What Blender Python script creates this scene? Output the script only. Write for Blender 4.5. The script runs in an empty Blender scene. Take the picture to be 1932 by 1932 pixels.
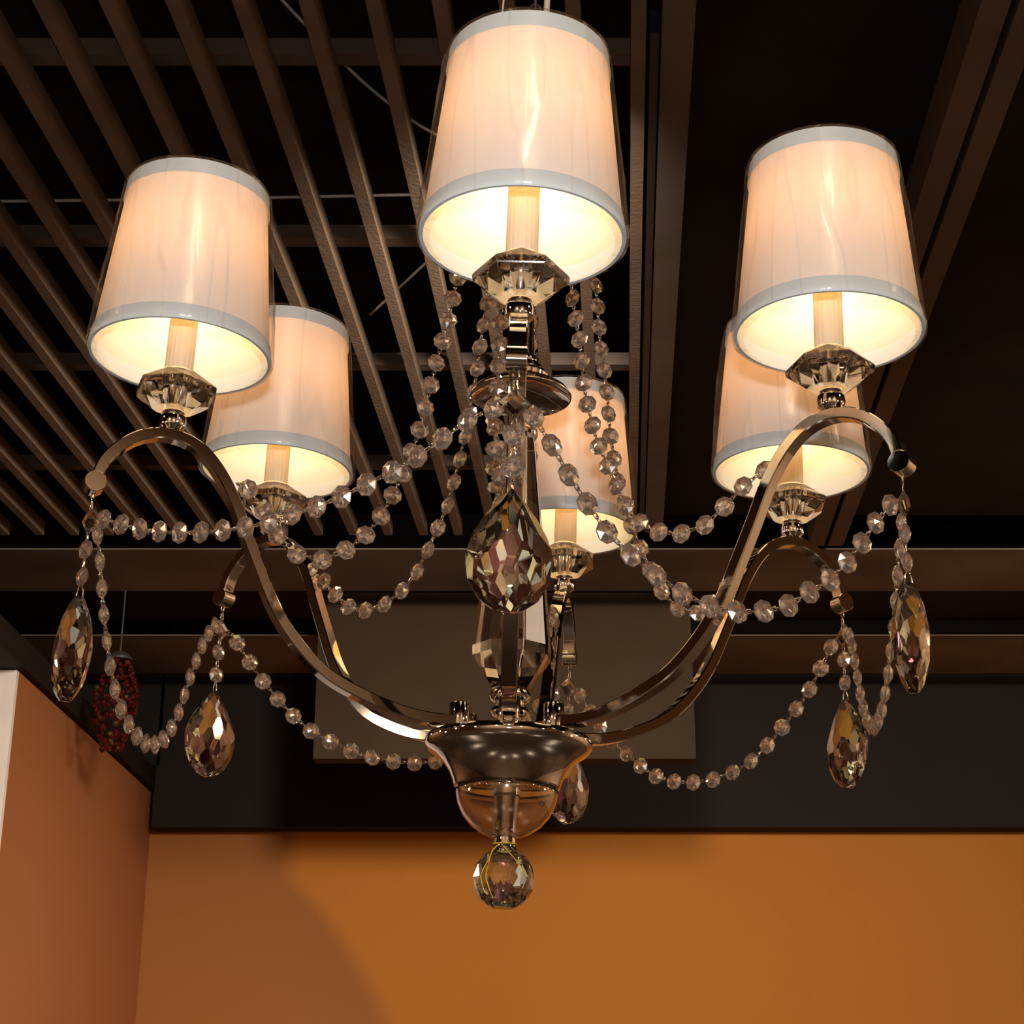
import bpy, bmesh, math, random
from mathutils import Vector, Matrix, noise
PI = math.pi
random.seed(7)
sc = bpy.context.scene
COL = sc.collection

# ---------------------------------------------------------------- camera
CAM = Vector((0.0, -1.2662, 1.55))          # eye of the photographer, floor is z = 0
ORIG = Vector((0.0, 0.0, 1.55 + 0.503))     # chandelier origin (plane of the lamp collars)
PITCH = 0.3549

def cam_axes(pitch, yaw, roll):
    f = Vector((math.sin(yaw) * math.cos(pitch), math.cos(yaw) * math.cos(pitch), math.sin(pitch)))
    r = Vector((math.cos(yaw), -math.sin(yaw), 0))
    u = r.cross(f)
    R = math.cos(roll) * r + math.sin(roll) * u
    U = -math.sin(roll) * r + math.cos(roll) * u
    return Matrix((R, U, -f)).transposed()

cam_data = bpy.data.cameras.new('camera')
cam_data.sensor_width = 36.0
cam_data.lens = 3105.5 / 1932 * 36.0
cam_data.clip_start = 0.02
cam_data.clip_end = 60
cam = bpy.data.objects.new('camera', cam_data)
COL.objects.link(cam)
cam.matrix_world = Matrix.Translation(CAM) @ cam_axes(PITCH, 0, 0).to_4x4()
sc.camera = cam

# ---------------------------------------------------------------- world, lights, exposure
w = bpy.data.worlds.new('world'); sc.world = w; w.use_nodes = True
w.node_tree.nodes['Background'].inputs[0].default_value = (0.9, 0.6, 0.4, 1)
w.node_tree.nodes['Background'].inputs[1].default_value = 0.02
sc.view_settings.view_transform = 'Standard'
sc.view_settings.look = 'None'
sc.view_settings.exposure = 0.0
sc.view_settings.gamma = 1.0
sc.cycles.use_denoising = True
sc.cycles.max_bounces = 16
sc.cycles.transmission_bounces = 12
sc.cycles.glossy_bounces = 6
sc.cycles.transparent_max_bounces = 16
sc.cycles.sample_clamp_indirect = 8.0
sc.cycles.caustics_reflective = False
sc.cycles.caustics_refractive = True
sc.cycles.blur_glossy = 0.2

def lamp(name, kind, loc, energy, color, target=None, size=0.1, **kw):
    l = bpy.data.lights.new(name, kind)
    l.energy = energy; l.color = color
    if kind == 'AREA': l.shape = 'DISK'; l.size = size
    else: l.shadow_soft_size = size
    for k, v in kw.items(): setattr(l, k, v)
    o = bpy.data.objects.new(name, l); COL.objects.link(o); o.location = loc
    if target is not None:
        o.rotation_euler = (Vector(target) - Vector(loc)).to_track_quat('-Z', 'Y').to_euler()
    return o
# the camera's own flash, just above the lens
lamp('camera_flash', 'SPOT', CAM + Vector((0.0, -0.02, 0.11)), 36, (0.84, 0.92, 1.0), ORIG + Vector((0, 0, -0.05)), 0.02, spot_size=1.2, spot_blend=0.5)
lamp('wall_fill_spot', 'SPOT', (2.2, 2.4, 3.3), 360, (1.0, 0.90, 0.84), (-1.75, 5.6, 1.3), 0.25, spot_size=0.75, spot_blend=1.0)  # unseen spot added to brighten the left partition
# unseen spots added to wash the far wall with light
lamp('wall_fill_spot', 'SPOT', (2.4, 1.6, 3.35), 380, (1.0, 0.93, 0.84), (2.0, 6.7, 0.9), 0.25, spot_size=1.9, spot_blend=1.0)
lamp('wall_fill_spot', 'SPOT', (0.2, 1.6, 3.35), 380, (1.0, 0.93, 0.84), (-1.6, 6.7, 0.9), 0.25, spot_size=1.9, spot_blend=1.0)
for (x, y, z) in ((-2.6, -2.6, 2.5), (-0.9, -3.2, 2.9), (1.0, -3.3, 2.7), (2.7, -2.5, 2.6), (-3.4, -0.9, 2.7), (3.4, -0.6, 2.7)):      # unseen fill spots added behind and beside the photographer
    lamp('fill_spot', 'SPOT', (x, y, z), 14, (1.0, 0.74, 0.50), ORIG, 0.07, spot_size=0.9, spot_blend=0.6)
for (x, y, z) in ((-3.9, 1.2, 2.9), (-3.6, 3.2, 3.1), (3.9, 1.2, 2.9), (3.6, 3.2, 3.1), (-2.4, -1.0, 3.25), (2.4, -1.0, 3.25), (0.2, -1.6, 3.35), (-3.2, 0.2, 1.7), (3.2, 0.2, 1.7)):      # more unseen spots added around it, for sparkle in the crystal
    lamp('fill_spot', 'SPOT', (x, y, z), 18, (1.0, 0.74, 0.48), ORIG, 0.07, spot_size=0.5, spot_blend=0.5)
# added unseen spots; the walls they light brighten the glass and chrome
for a, b in (((-1.5, -2.6, 3.6), (-1.8, -4.66, 2.0)), ((1.6, -2.6, 3.6), (1.9, -4.66, 2.0)), ((3.4, 1.0, 3.4), (5.0, 1.2, 1.9)), ((3.4, 3.6, 3.4), (5.0, 3.8, 1.9)), ((-3.6, 2.6, 3.4), (-5.0, 2.8, 1.9))):
    lamp('reflection_spot', 'SPOT', a, 260, (1.0, 0.82, 0.62), b, 0.08, spot_size=1.9, spot_blend=0.9)
for (x, y) in ((-2.2, -2.2), (0.9, -3.0), (2.4, -1.2), (-0.8, -3.6), (-2.8, 0.6), (2.9, 1.6)):
    lamp('floor_fill_spot', 'SPOT', (x, y, 3.4), 120, (1.0, 0.78, 0.55), (x, y + 0.2, 0.0), 0.06, spot_size=1.7, spot_blend=0.6)  # unseen down spots added to light the floor that the crystal reflects

# ---------------------------------------------------------------- materials
def mat(name):
    m = bpy.data.materials.new(name); m.use_nodes = True
    nt = m.node_tree
    for n in list(nt.nodes): nt.nodes.remove(n)
    out = nt.nodes.new('ShaderNodeOutputMaterial')
    return m, nt, out
def node(nt, t, **kw):
    n = nt.nodes.new(t)
    for k, v in kw.items():
        if hasattr(n, k): setattr(n, k, v)
        else: n.inputs[k.replace('_', ' ')].default_value = v
    return n
def principled(name, color, rough=0.5, metal=0.0, var=0.12, scale=12.0, bump=0.0, bscale=60.0, **extra):
    m, nt, out = mat(name)
    p = nt.nodes.new('ShaderNodeBsdfPrincipled')
    p.inputs['Roughness'].default_value = rough
    p.inputs['Metallic'].default_value = metal
    for k, v in extra.items(): p.inputs[k.replace('_', ' ')].default_value = v
    tc = nt.nodes.new('ShaderNodeTexCoord')
    nz = node(nt, 'ShaderNodeTexNoise'); nz.inputs['Scale'].default_value = scale; nz.inputs['Detail'].default_value = 5
    nt.links.new(tc.outputs['Object'], nz.inputs['Vector'])
    rp = nt.nodes.new('ShaderNodeValToRGB')
    rp.color_ramp.elements[0].position = 0.3; rp.color_ramp.elements[1].position = 0.7
    rp.color_ramp.elements[0].color = [c * (1 - var) for c in color[:3]] + [1]
    rp.color_ramp.elements[1].color = [min(1, c * (1 + var)) for c in color[:3]] + [1]
    nt.links.new(nz.outputs['Fac'], rp.inputs['Fac'])
    nt.links.new(rp.outputs['Color'], p.inputs['Base Color'])
    if bump:
        n2 = node(nt, 'ShaderNodeTexNoise'); n2.inputs['Scale'].default_value = bscale
        nt.links.new(tc.outputs['Object'], n2.inputs['Vector'])
        b = nt.nodes.new('ShaderNodeBump'); b.inputs['Strength'].default_value = bump; b.inputs['Distance'].default_value = 0.01
        nt.links.new(n2.outputs['Fac'], b.inputs['Height']); nt.links.new(b.outputs['Normal'], p.inputs['Normal'])
    nt.links.new(p.outputs['BSDF'], out.inputs['Surface'])
    return m
def crystal(name, tint=(1, 1, 1), ior=1.55, film=0.0, mirror=0.0, warm_lift=0.0):
    """clear cut crystal; an added thin film stands in for its dispersion glints"""
    m, nt, out = mat(name)
    p = nt.nodes.new('ShaderNodeBsdfPrincipled')
    p.inputs['Base Color'].default_value = (*tint, 1)
    p.inputs['Roughness'].default_value = 0.0
    p.inputs['IOR'].default_value = ior
    p.inputs['Transmission Weight'].default_value = 1.0
    if film:
        p.inputs['Thin Film Thickness'].default_value = film
        p.inputs['Thin Film IOR'].default_value = 1.9
    last = p
    if mirror:
        gl = nt.nodes.new('ShaderNodeBsdfGlossy'); gl.inputs['Roughness'].default_value = 0.12 if mirror > 0.2 else 0.06; gl.inputs['Color'].default_value = (1, 0.90, 0.80, 1)  # gloss added over the clear glass to brighten it
        last = nt.nodes.new('ShaderNodeMixShader'); last.inputs[0].default_value = mirror
        nt.links.new(p.outputs[0], last.inputs[1]); nt.links.new(gl.outputs[0], last.inputs[2])
    if warm_lift:
        tl = nt.nodes.new('ShaderNodeBsdfTranslucent'); tl.inputs['Color'].default_value = (1, 0.82, 0.64, 1)  # peach share mixed in to brighten the crystal as warm light would
        df = nt.nodes.new('ShaderNodeBsdfDiffuse'); df.inputs['Color'].default_value = (1, 0.82, 0.66, 1)
        m3 = nt.nodes.new('ShaderNodeMixShader'); nt.links.new(tl.outputs[0], m3.inputs[1]); nt.links.new(df.outputs[0], m3.inputs[2])
        m4 = nt.nodes.new('ShaderNodeMixShader'); m4.inputs[0].default_value = warm_lift
        nt.links.new(last.outputs[0], m4.inputs[1]); nt.links.new(m3.outputs[0], m4.inputs[2]); last = m4
    nt.links.new(last.outputs[0], out.inputs['Surface'])
    return m
def cloth(name, refl, trans, k):
    m, nt, out = mat(name)
    tc = nt.nodes.new('ShaderNodeTexCoord')
    mp = nt.nodes.new('ShaderNodeMapping'); mp.inputs['Scale'].default_value = (900, 900, 60)
    nz = nt.nodes.new('ShaderNodeTexNoise'); nz.inputs['Scale'].default_value = 1.0; nz.inputs['Detail'].default_value = 3
    nt.links.new(tc.outputs['Object'], mp.inputs['Vector']); nt.links.new(mp.outputs[0], nz.inputs['Vector'])
    b = nt.nodes.new('ShaderNodeBump'); b.inputs['Strength'].default_value = 0.15; b.inputs['Distance'].default_value = 0.0006
    nt.links.new(nz.outputs['Fac'], b.inputs['Height'])
    d = nt.nodes.new('ShaderNodeBsdfDiffuse'); d.inputs['Color'].default_value = (*refl, 1)
    t = nt.nodes.new('ShaderNodeBsdfTranslucent'); t.inputs['Color'].default_value = (*trans, 1)
    nt.links.new(b.outputs[0], d.inputs['Normal']); nt.links.new(b.outputs[0], t.inputs['Normal'])
    mx = nt.nodes.new('ShaderNodeMixShader'); mx.inputs[0].default_value = k
    nt.links.new(d.outputs[0], mx.inputs[1]); nt.links.new(t.outputs[0], mx.inputs[2])
    g = nt.nodes.new('ShaderNodeBsdfGlossy'); g.inputs['Roughness'].default_value = 0.35; g.inputs['Color'].default_value = (0.9, 0.9, 0.9, 1)
    nt.links.new(b.outputs[0], g.inputs['Normal'])
    m2 = nt.nodes.new('ShaderNodeMixShader'); m2.inputs[0].default_value = 0.05
    nt.links.new(mx.outputs[0], m2.inputs[1]); nt.links.new(g.outputs[0], m2.inputs[2])
    nt.links.new(m2.outputs[0], out.inputs['Surface'])
    return m
def film(name):
    m, nt, out = mat(name)
    tc = nt.nodes.new('ShaderNodeTexCoord')
    mp = nt.nodes.new('ShaderNodeMapping'); mp.inputs['Scale'].default_value = (60, 60, 9); mp.inputs['Rotation'].default_value = (0.25, 0.15, 0)
    nz = nt.nodes.new('ShaderNodeTexNoise'); nz.inputs['Scale'].default_value = 1.0; nz.inputs['Detail'].default_value = 2; nz.inputs['Distortion'].default_value = 1.2
    nt.links.new(tc.outputs['Object'], mp.inputs['Vector']); nt.links.new(mp.outputs[0], nz.inputs['Vector'])
    b = nt.nodes.new('ShaderNodeBump'); b.inputs['Strength'].default_value = 0.5; b.inputs['Distance'].default_value = 0.002
    nt.links.new(nz.outputs['Fac'], b.inputs['Height'])
    g = nt.nodes.new('ShaderNodeBsdfGlossy'); g.inputs['Roughness'].default_value = 0.2
    nt.links.new(b.outputs[0], g.inputs['Normal'])
    t = nt.nodes.new('ShaderNodeBsdfTransparent'); t.inputs['Color'].default_value = (0.975, 0.97, 0.96, 1)
    fr = nt.nodes.new('ShaderNodeLayerWeight'); fr.inputs['Blend'].default_value = 0.5
    nt.links.new(b.outputs[0], fr.inputs['Normal'])
    pw = nt.nodes.new('ShaderNodeMath'); pw.operation = 'POWER'; pw.inputs[1].default_value = 4.0
    nt.links.new(fr.outputs['Facing'], pw.inputs[0])
    mu = nt.nodes.new('ShaderNodeMath'); mu.operation = 'MULTIPLY_ADD'; mu.inputs[1].default_value = 0.45; mu.inputs[2].default_value = 0.035
    nt.links.new(pw.outputs[0], mu.inputs[0])
    mx = nt.nodes.new('ShaderNodeMixShader')
    nt.links.new(mu.outputs[0], mx.inputs[0]); nt.links.new(t.outputs[0], mx.inputs[1]); nt.links.new(g.outputs[0], mx.inputs[2])
    # pale streaks painted in as highlights along the film's creases
    mp2 = nt.nodes.new('ShaderNodeMapping'); mp2.inputs['Scale'].default_value = (40, 40, 2.2); mp2.inputs['Rotation'].default_value = (0.22, -0.18, 0)
    n2 = nt.nodes.new('ShaderNodeTexNoise'); n2.inputs['Scale'].default_value = 1.0; n2.inputs['Detail'].default_value = 0.5; n2.inputs['Distortion'].default_value = 0.15
    oi = nt.nodes.new('ShaderNodeObjectInfo')
    nt.links.new(oi.outputs['Random'], mp2.inputs['Location'])
    nt.links.new(tc.outputs['Object'], mp2.inputs['Vector']); nt.links.new(mp2.outputs[0], n2.inputs['Vector'])
    su = nt.nodes.new('ShaderNodeMath'); su.operation = 'SUBTRACT'; su.inputs[1].default_value = 0.5; nt.links.new(n2.outputs['Fac'], su.inputs[0])
    ab = nt.nodes.new('ShaderNodeMath'); ab.operation = 'ABSOLUTE'; nt.links.new(su.outputs[0], ab.inputs[0])
    mr = nt.nodes.new('ShaderNodeMapRange'); mr.interpolation_type = 'SMOOTHSTEP'
    for k_, v_ in (('From Min', 0.0), ('From Max', 0.035), ('To Min', 0.10), ('To Max', 0.0)): mr.inputs[k_].default_value = v_
    nt.links.new(ab.outputs[0], mr.inputs['Value'])
    df = nt.nodes.new('ShaderNodeBsdfDiffuse'); df.inputs['Color'].default_value = (0.95, 0.80, 0.66, 1)
    m2 = nt.nodes.new('ShaderNodeMixShader'); nt.links.new(mr.outputs[0], m2.inputs[0])
    nt.links.new(mx.outputs[0], m2.inputs[1]); nt.links.new(df.outputs[0], m2.inputs[2])
    nt.links.new(m2.outputs[0], out.inputs['Surface'])
    return m
def emitter(name, color, strength):
    m, nt, out = mat(name)
    e = nt.nodes.new('ShaderNodeEmission'); e.inputs['Color'].default_value = (*color, 1); e.inputs['Strength'].default_value = strength
    nt.links.new(e.outputs[0], out.inputs['Surface'])
    return m

CHROME = principled('chrome', (0.90, 0.88, 0.85), 0.045, 1.0, var=0.02)
CRYSTAL = crystal('cut_crystal', ior=1.54, film=420, mirror=0.06)
BEADGLASS = crystal('bead_crystal', ior=1.5, film=380, mirror=0.25, warm_lift=0.10)
CUPGLASS = crystal('cup_crystal', (1, 0.99, 0.96), 1.45, mirror=0.05)
CLEAR = crystal('bowl_glass', (0.92, 0.86, 0.84), 1.45, mirror=0.2)
FABRIC = cloth('shade_fabric', (0.93, 0.87, 0.78), (1.0, 0.59, 0.36), 0.15)
RIBBON = cloth('ribbon_trim', (0.87, 0.90, 0.88), (0.60, 0.75, 0.95), 0.16)
FILM = film('plastic_film')
SLEEVE = cloth('candle_sleeve_plastic', (0.95, 0.84, 0.62), (0.80, 0.62, 0.36), 0.22)
BULB = emitter('lit_bulb', (1.0, 0.70, 0.37), 65.0)
YELLOW = principled('yellow_thread', (0.75, 0.48, 0.02), 0.5)
CORD = principled('pale_cord', (0.75, 0.66, 0.55), 0.4)
BLACKWIRE = principled('dark_wire', (0.05, 0.04, 0.035), 0.5)
SLAT = principled('slat_paint', (0.21, 0.137, 0.086), 0.65, var=0.18, scale=5, bump=0.15, bscale=90, Specular_IOR_Level=0.12)
CEIL = principled('ceiling_black', (0.020, 0.0145, 0.0105), 0.8, var=0.3, scale=3, Specular_IOR_Level=0.12)
PANEL = principled('ceiling_brown', (0.18, 0.140, 0.098), 0.6, var=0.25, scale=2.5, Specular_IOR_Level=0.12)
NEARTRIM = principled('ceiling_board', (0.15, 0.105, 0.075), 0.6, var=0.2, scale=2.5, Specular_IOR_Level=0.12)
TRACK = principled('track_metal', (0.05, 0.06, 0.085), 0.35, 0.6)
DARK = principled('dark_bulkhead', (0.022, 0.0145, 0.010), 0.7, var=0.08, scale=2, Specular_IOR_Level=0.12)
PATCH = principled('patch_brown', (0.055, 0.031, 0.014), 0.7, var=0.12, scale=2, Specular_IOR_Level=0.12)
CREAM = principled('cream_paint', (0.92, 0.76, 0.64), 0.6, var=0.04)
SIDEWALL = principled('brown_side_wall', (0.22, 0.11, 0.055), 0.7, var=0.05, scale=2)
FRONTWALL = principled('tan_wall', (0.50, 0.34, 0.21), 0.7, var=0.05, scale=2)
FLOOR = principled('floor_tile', (0.06, 0.042, 0.03), 0.25, var=0.06, scale=2)
REDB = principled('red_glass', (0.16, 0.012, 0.008), 0.08, 0.0, var=0.4, scale=30, Transmission_Weight=0.6)
AMBERB = principled('amber_glass', (0.25, 0.12, 0.05), 0.08, 0.0, var=0.4, scale=30, Transmission_Weight=0.6)
BROWNWALL = principled('wall_brown', (0.385, 0.122, 0.030), 0.8, var=0.02, scale=1.5)

def wall_two_tone():
    """ochre paint with a brown painted field at its left, the two meeting in a soft curved edge"""
    m, nt, out = mat('wall_ochre_and_brown')
    p = nt.nodes.new('ShaderNodeBsdfPrincipled'); p.inputs['Roughness'].default_value = 0.8
    tc = nt.nodes.new('ShaderNodeTexCoord')
    sp = nt.nodes.new('ShaderNodeSeparateXYZ'); nt.links.new(tc.outputs['Object'], sp.inputs[0])
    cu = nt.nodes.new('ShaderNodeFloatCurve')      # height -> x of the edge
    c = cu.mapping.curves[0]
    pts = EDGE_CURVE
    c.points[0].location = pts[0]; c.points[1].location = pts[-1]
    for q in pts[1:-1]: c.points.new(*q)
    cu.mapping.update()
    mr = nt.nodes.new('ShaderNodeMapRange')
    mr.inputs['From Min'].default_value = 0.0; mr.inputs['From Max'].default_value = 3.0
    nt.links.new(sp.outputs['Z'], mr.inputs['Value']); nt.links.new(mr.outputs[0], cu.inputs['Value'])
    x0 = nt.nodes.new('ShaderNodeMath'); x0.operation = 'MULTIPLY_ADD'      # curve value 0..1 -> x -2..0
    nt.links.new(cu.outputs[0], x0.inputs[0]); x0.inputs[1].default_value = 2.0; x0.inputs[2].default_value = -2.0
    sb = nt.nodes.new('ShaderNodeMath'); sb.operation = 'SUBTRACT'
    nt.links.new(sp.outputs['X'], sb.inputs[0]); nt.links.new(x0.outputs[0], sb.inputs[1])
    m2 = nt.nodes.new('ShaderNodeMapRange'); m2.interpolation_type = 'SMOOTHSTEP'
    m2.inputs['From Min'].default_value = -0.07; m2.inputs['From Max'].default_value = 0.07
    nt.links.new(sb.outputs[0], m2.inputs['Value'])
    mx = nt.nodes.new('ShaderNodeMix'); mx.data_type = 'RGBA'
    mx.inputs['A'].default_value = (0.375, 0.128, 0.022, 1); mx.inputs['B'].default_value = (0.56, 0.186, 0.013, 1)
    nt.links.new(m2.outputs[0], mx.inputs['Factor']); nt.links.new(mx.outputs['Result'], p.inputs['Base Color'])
    nt.links.new(p.outputs[0], out.inputs['Surface'])
    return m
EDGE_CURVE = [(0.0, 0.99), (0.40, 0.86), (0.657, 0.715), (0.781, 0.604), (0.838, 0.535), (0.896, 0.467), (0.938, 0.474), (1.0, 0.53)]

# ---------------------------------------------------------------- mesh helpers
def obj(name, bm, m, parent=None, smooth=False, label=None):
    me = bpy.data.meshes.new(name)
    bmesh.ops.recalc_face_normals(bm, faces=bm.faces)
    bm.to_mesh(me); bm.free()
    me.materials.append(m)
    if smooth:
        me.shade_smooth()
        if smooth is not True:
            me.set_sharp_from_angle(angle=smooth)
    o = bpy.data.objects.new(name, me); COL.objects.link(o)
    if parent is not None: o.parent = parent
    if label: o['label'] = label
    return o
def tag(o, label=None, cat=None, group=None, kind=None):
    if label: o['label'] = label
    if cat: o['category'] = cat
    if group: o['group'] = group
    if kind: o['kind'] = kind
    return o
def box(bm, x0, x1, y0, y1, z0, z1, M=None):
    vs = [bm.verts.new((x, y, z)) for x in (x0, x1) for y in (y0, y1) for z in (z0, z1)]
    if M is not None:
        for v in vs: v.co = M @ v.co
    for f in ((0, 1, 3, 2), (4, 6, 7, 5), (0, 4, 5, 1), (2, 3, 7, 6), (0, 2, 6, 4), (1, 5, 7, 3)):
        bm.faces.new([vs[i] for i in f])
def lathe(bm, prof, n=48, phase=0.0, M=None, close=False, radial=None):
    """prof: (r, z) list; r = 0 ends are closed to a point. close joins last ring to the first."""
    rings = []
    for r, z in prof:
        if r < 1e-6:
            v = bm.verts.new((0, 0, z)); rings.append([v])
        else:
            rg = []
            for i in range(n):
                a = phase + 2 * PI * i / n
                rr = r * (radial(a, z) if radial else 1.0)
                rg.append(bm.verts.new((rr * math.cos(a), rr * math.sin(a), z)))
            rings.append(rg)
    if M is not None:
        for rg in rings:
            for v in rg: v.co = M @ v.co
    pairs = list(zip(rings[:-1], rings[1:]))
    if close: pairs.append((rings[-1], rings[0]))
    for A, B in pairs:
        if len(A) == 1 and len(B) == 1: continue
        for i in range(n):
            j = (i + 1) % n
            if len(A) == 1: bm.faces.new((A[0], B[i], B[j]))
            elif len(B) == 1: bm.faces.new((A[i], A[j], B[0]))
            else: bm.faces.new((A[i], A[j], B[j], B[i]))
def tube(bm, pts, r, n=6, closed=False, ref=Vector((0, 0, 1))):
    pts = [Vector(p) for p in pts]
    rings = []
    N = len(pts)
    for i, p in enumerate(pts):
        a = pts[(i - 1) % N] if (closed or i > 0) else p
        b = pts[(i + 1) % N] if (closed or i < N - 1) else p
        t = (b - a).normalized()
        rf = ref if abs(t.dot(ref)) < 0.95 else Vector((1, 0, 0.2))
        u = t.cross(rf).normalized(); v = t.cross(u)
        rr = r[i] if isinstance(r, (list, tuple)) else r
        rings.append([bm.verts.new(p + rr * (math.cos(2 * PI * k / n) * u + math.sin(2 * PI * k / n) * v)) for k in range(n)])
    for i in range(N if closed else N - 1):
        A, B = rings[i], rings[(i + 1) % N]
        for k in range(n): bm.faces.new((A[k], A[(k + 1) % n], B[(k + 1) % n], B[k]))
    if not closed:
        bm.faces.new(rings[0]); bm.faces.new(rings[-1])
def catmull(pts, sub=8):
    P = [Vector(p) for p in pts]
    P = [2 * P[0] - P[1]] + P + [2 * P[-1] - P[-2]]
    out = []
    for i in range(1, len(P) - 2):
        for s in range(sub):
            t = s / sub
            out.append(0.5 * ((2 * P[i]) + (P[i + 1] - P[i - 1]) * t + (2 * P[i - 1] - 5 * P[i] + 4 * P[i + 1] - P[i + 2]) * t * t
                              + (-P[i - 1] + 3 * P[i] - 3 * P[i + 1] + P[i + 2]) * t ** 3))
    out.append(P[-2])
    return out
def frame(x, z):
    """matrix with local x along x, local z close to z"""
    x = x.normalized(); y = z.cross(x).normalized(); zz = x.cross(y)
    return Matrix((x, y, zz)).transposed().to_4x4()

# ---------------------------------------------------------------- room
YC, ZC = CAM.y, CAM.z     # distances and heights below are measured from the camera
def struct(name, m, boxes, M=None):
    bm = bmesh.new()
    for b in boxes: box(bm, *b, M=M)
    o = obj(name, bm, m); o['kind'] = 'structure'
    return o
YB = YC + 8.0
struct('floor', FLOOR, [(-5, 5, YC - 3.4, YB + 0.12, -0.1, 0.0)])
struct('ceiling', CEIL, [(-5, 5, YC - 3.4, YB + 0.12, 4.45, 4.55)])
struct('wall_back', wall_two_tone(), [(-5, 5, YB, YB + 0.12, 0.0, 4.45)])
struct('wall_left', SIDEWALL, [(-5.12, -5, YC - 3.4, YB + 0.12, 0, 4.45)])
struct('wall_right', FRONTWALL, [(5, 5.12, YC - 3.4, YB + 0.12, 0, 4.45)])
struct('wall_front', FRONTWALL, [(-5.12, 5.12, YC - 3.52, YC - 3.4, 0, 4.45)])
# brown partition at the left with a cream painted end
struct('wall_partition', BROWNWALL, [(-2.9, -1.75, YC + 5.68, YB, 0, ZC + 1.50)])
struct('trim_1', CREAM, [(-2.9, -1.751, YC + 5.655, YC + 5.68, 0, ZC + 1.50)])
struct('trim_2', DARK, [(-1.90, -1.72, YC + 3.6, YB, ZC + 1.503, ZC + 1.60)])
# dark fascia over the far wall
struct('trim_12', DARK, [(-4.99, -1.70, YC + 7.86, YB - 0.003, ZC + 1.61, ZC + 2.9)])
struct('trim_3', DARK, [(-1.715, 4.99, YC + 7.86, YB - 0.003, ZC + 1.315, ZC + 2.9)])
# solid ceiling to the right of the slats, and the boards across it
TH = 0.0646
def slatx(i, Y): return 0.245 - i * 0.1267 + TH * (Y - 2.65)
S = Matrix(((1, TH, 0, 0), (0, 1, 0, 0), (0, 0, 1, 0), (0, 0, 0, 1)))   # boards run at 3.7 degrees to the view
def sbox(x0, x1, y0, y1, z0, z1):      # x given at Y = 2.65 from the camera
    k = -TH * (YC + 2.65)
    return (x0 + k, x1 + k, YC + y0, YC + y1, ZC + z0, ZC + z1)
struct('ceiling_panel', CEIL, [sbox(0.36, 4.4, 1.2, 5.70, 2.10, 2.14)], M=S)
struct('trim_4', NEARTRIM, [sbox(0.292, 0.357, 1.2, 5.70, 2.03, 2.095)], M=S)
struct('trim_5', NEARTRIM, [sbox(0.890, 0.946, 1.2, 5.70, 1.98, 2.095), ], M=S)
struct('trim_6', NEARTRIM, [sbox(0.962, 1.016, 1.2, 5.70, 1.98, 2.095), ], M=S)
struct('trim_7', TRACK, [sbox(0.947, 0.961, 1.2, 5.70, 2.03, 2.095)], M=S)
struct('trim_8', TRACK, [sbox(0.270, 0.288, 2.75, 5.70, 2.04, 2.095)], M=S)
struct('trim_9', PANEL, [(-2.6, 4.9, YC + 5.80, YC + 6.31, ZC + 2.0, ZC + 2.006)])
struct('trim_10', PANEL, [(-2.6, 4.9, YC + 6.96, YC + 7.60, ZC + 2.0, ZC + 2.006)])
struct('trim_11', CEIL, [(-2.6, 4.9, YC + 6.32, YC + 6.95, ZC + 2.07, ZC + 2.11)])

# slatted grille
gr = bpy.data.objects.new('ceiling_grille', None); COL.objects.link(gr)
gr.location = (-1.0, YC + 3.6, ZC + 2.0)
tag(gr, 'dark brown slatted ceiling grille over the left half', 'ceiling grille')
for i in range(22):
    bm = bmesh.new()
    b = sbox(0.245 - i * 0.1267 - 0.0145, 0.245 - i * 0.1267 + 0.0145, 1.1, 5.64, 2.0, 2.05)
    box(bm, *b, M=Matrix.Translation(-gr.location) @ S)
    obj('slat', bm, SLAT, gr)
for Y in (2.855, 3.607, 4.33, 5.11):
    bm = bmesh.new()
    box(bm, -3.0 - gr.location.x, 0.255 + TH * (Y - 2.65) - gr.location.x, Y - 0.02 + YC - gr.location.y, Y + 0.02 + YC - gr.location.y, 0.051, 0.090)
    obj('crossbar', bm, NEARTRIM, gr)
# pale cables lying above the grille
def cable(label, pts, r, m=CORD):
    bm = bmesh.new(); tube(bm, catmull(pts, 10), r, 6)
    tag(obj('cable', bm, m, smooth=True), label, 'cable')
cable('pale straight cable running across above the ceiling slats', [(-2.4, YC + 3.56, ZC + 2.145), (-1.6, YC + 3.56, ZC + 2.14), (-0.9, YC + 3.55, ZC + 2.14), (-0.1, YC + 3.53, ZC + 2.145)], 0.004)
cable('pale sagging cable running diagonally above the ceiling slats', [(-0.62, YC + 2.66, ZC + 2.27), (-0.45, YC + 2.85, ZC + 2.16), (-0.28, YC + 3.1, ZC + 2.12), (-0.12, YC + 3.3, ZC + 2.14), (0.1, YC + 3.4, ZC + 2.2)], 0.0035)
cable('thin brown cable slanting up behind the tallest lamp shade', [(-0.40, YC + 4.15, ZC + 2.13), (-0.15, YC + 3.75, ZC + 2.145), (0.1, YC + 3.45, ZC + 2.17)], 0.004)

# plain box added in the middle, standing in for a brown patch
bm = bmesh.new(); box(bm, -0.80, 0.74, -0.05, 0.05, -0.6, 0.099)
o = obj('brown_patch_box', bm, PATCH); o.location = (0.0, YC + 6.60, ZC + 1.97); tag(o, 'plain brown box under the dark ceiling, standing in for a brown patch', 'duct')
bm = o.data

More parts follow.
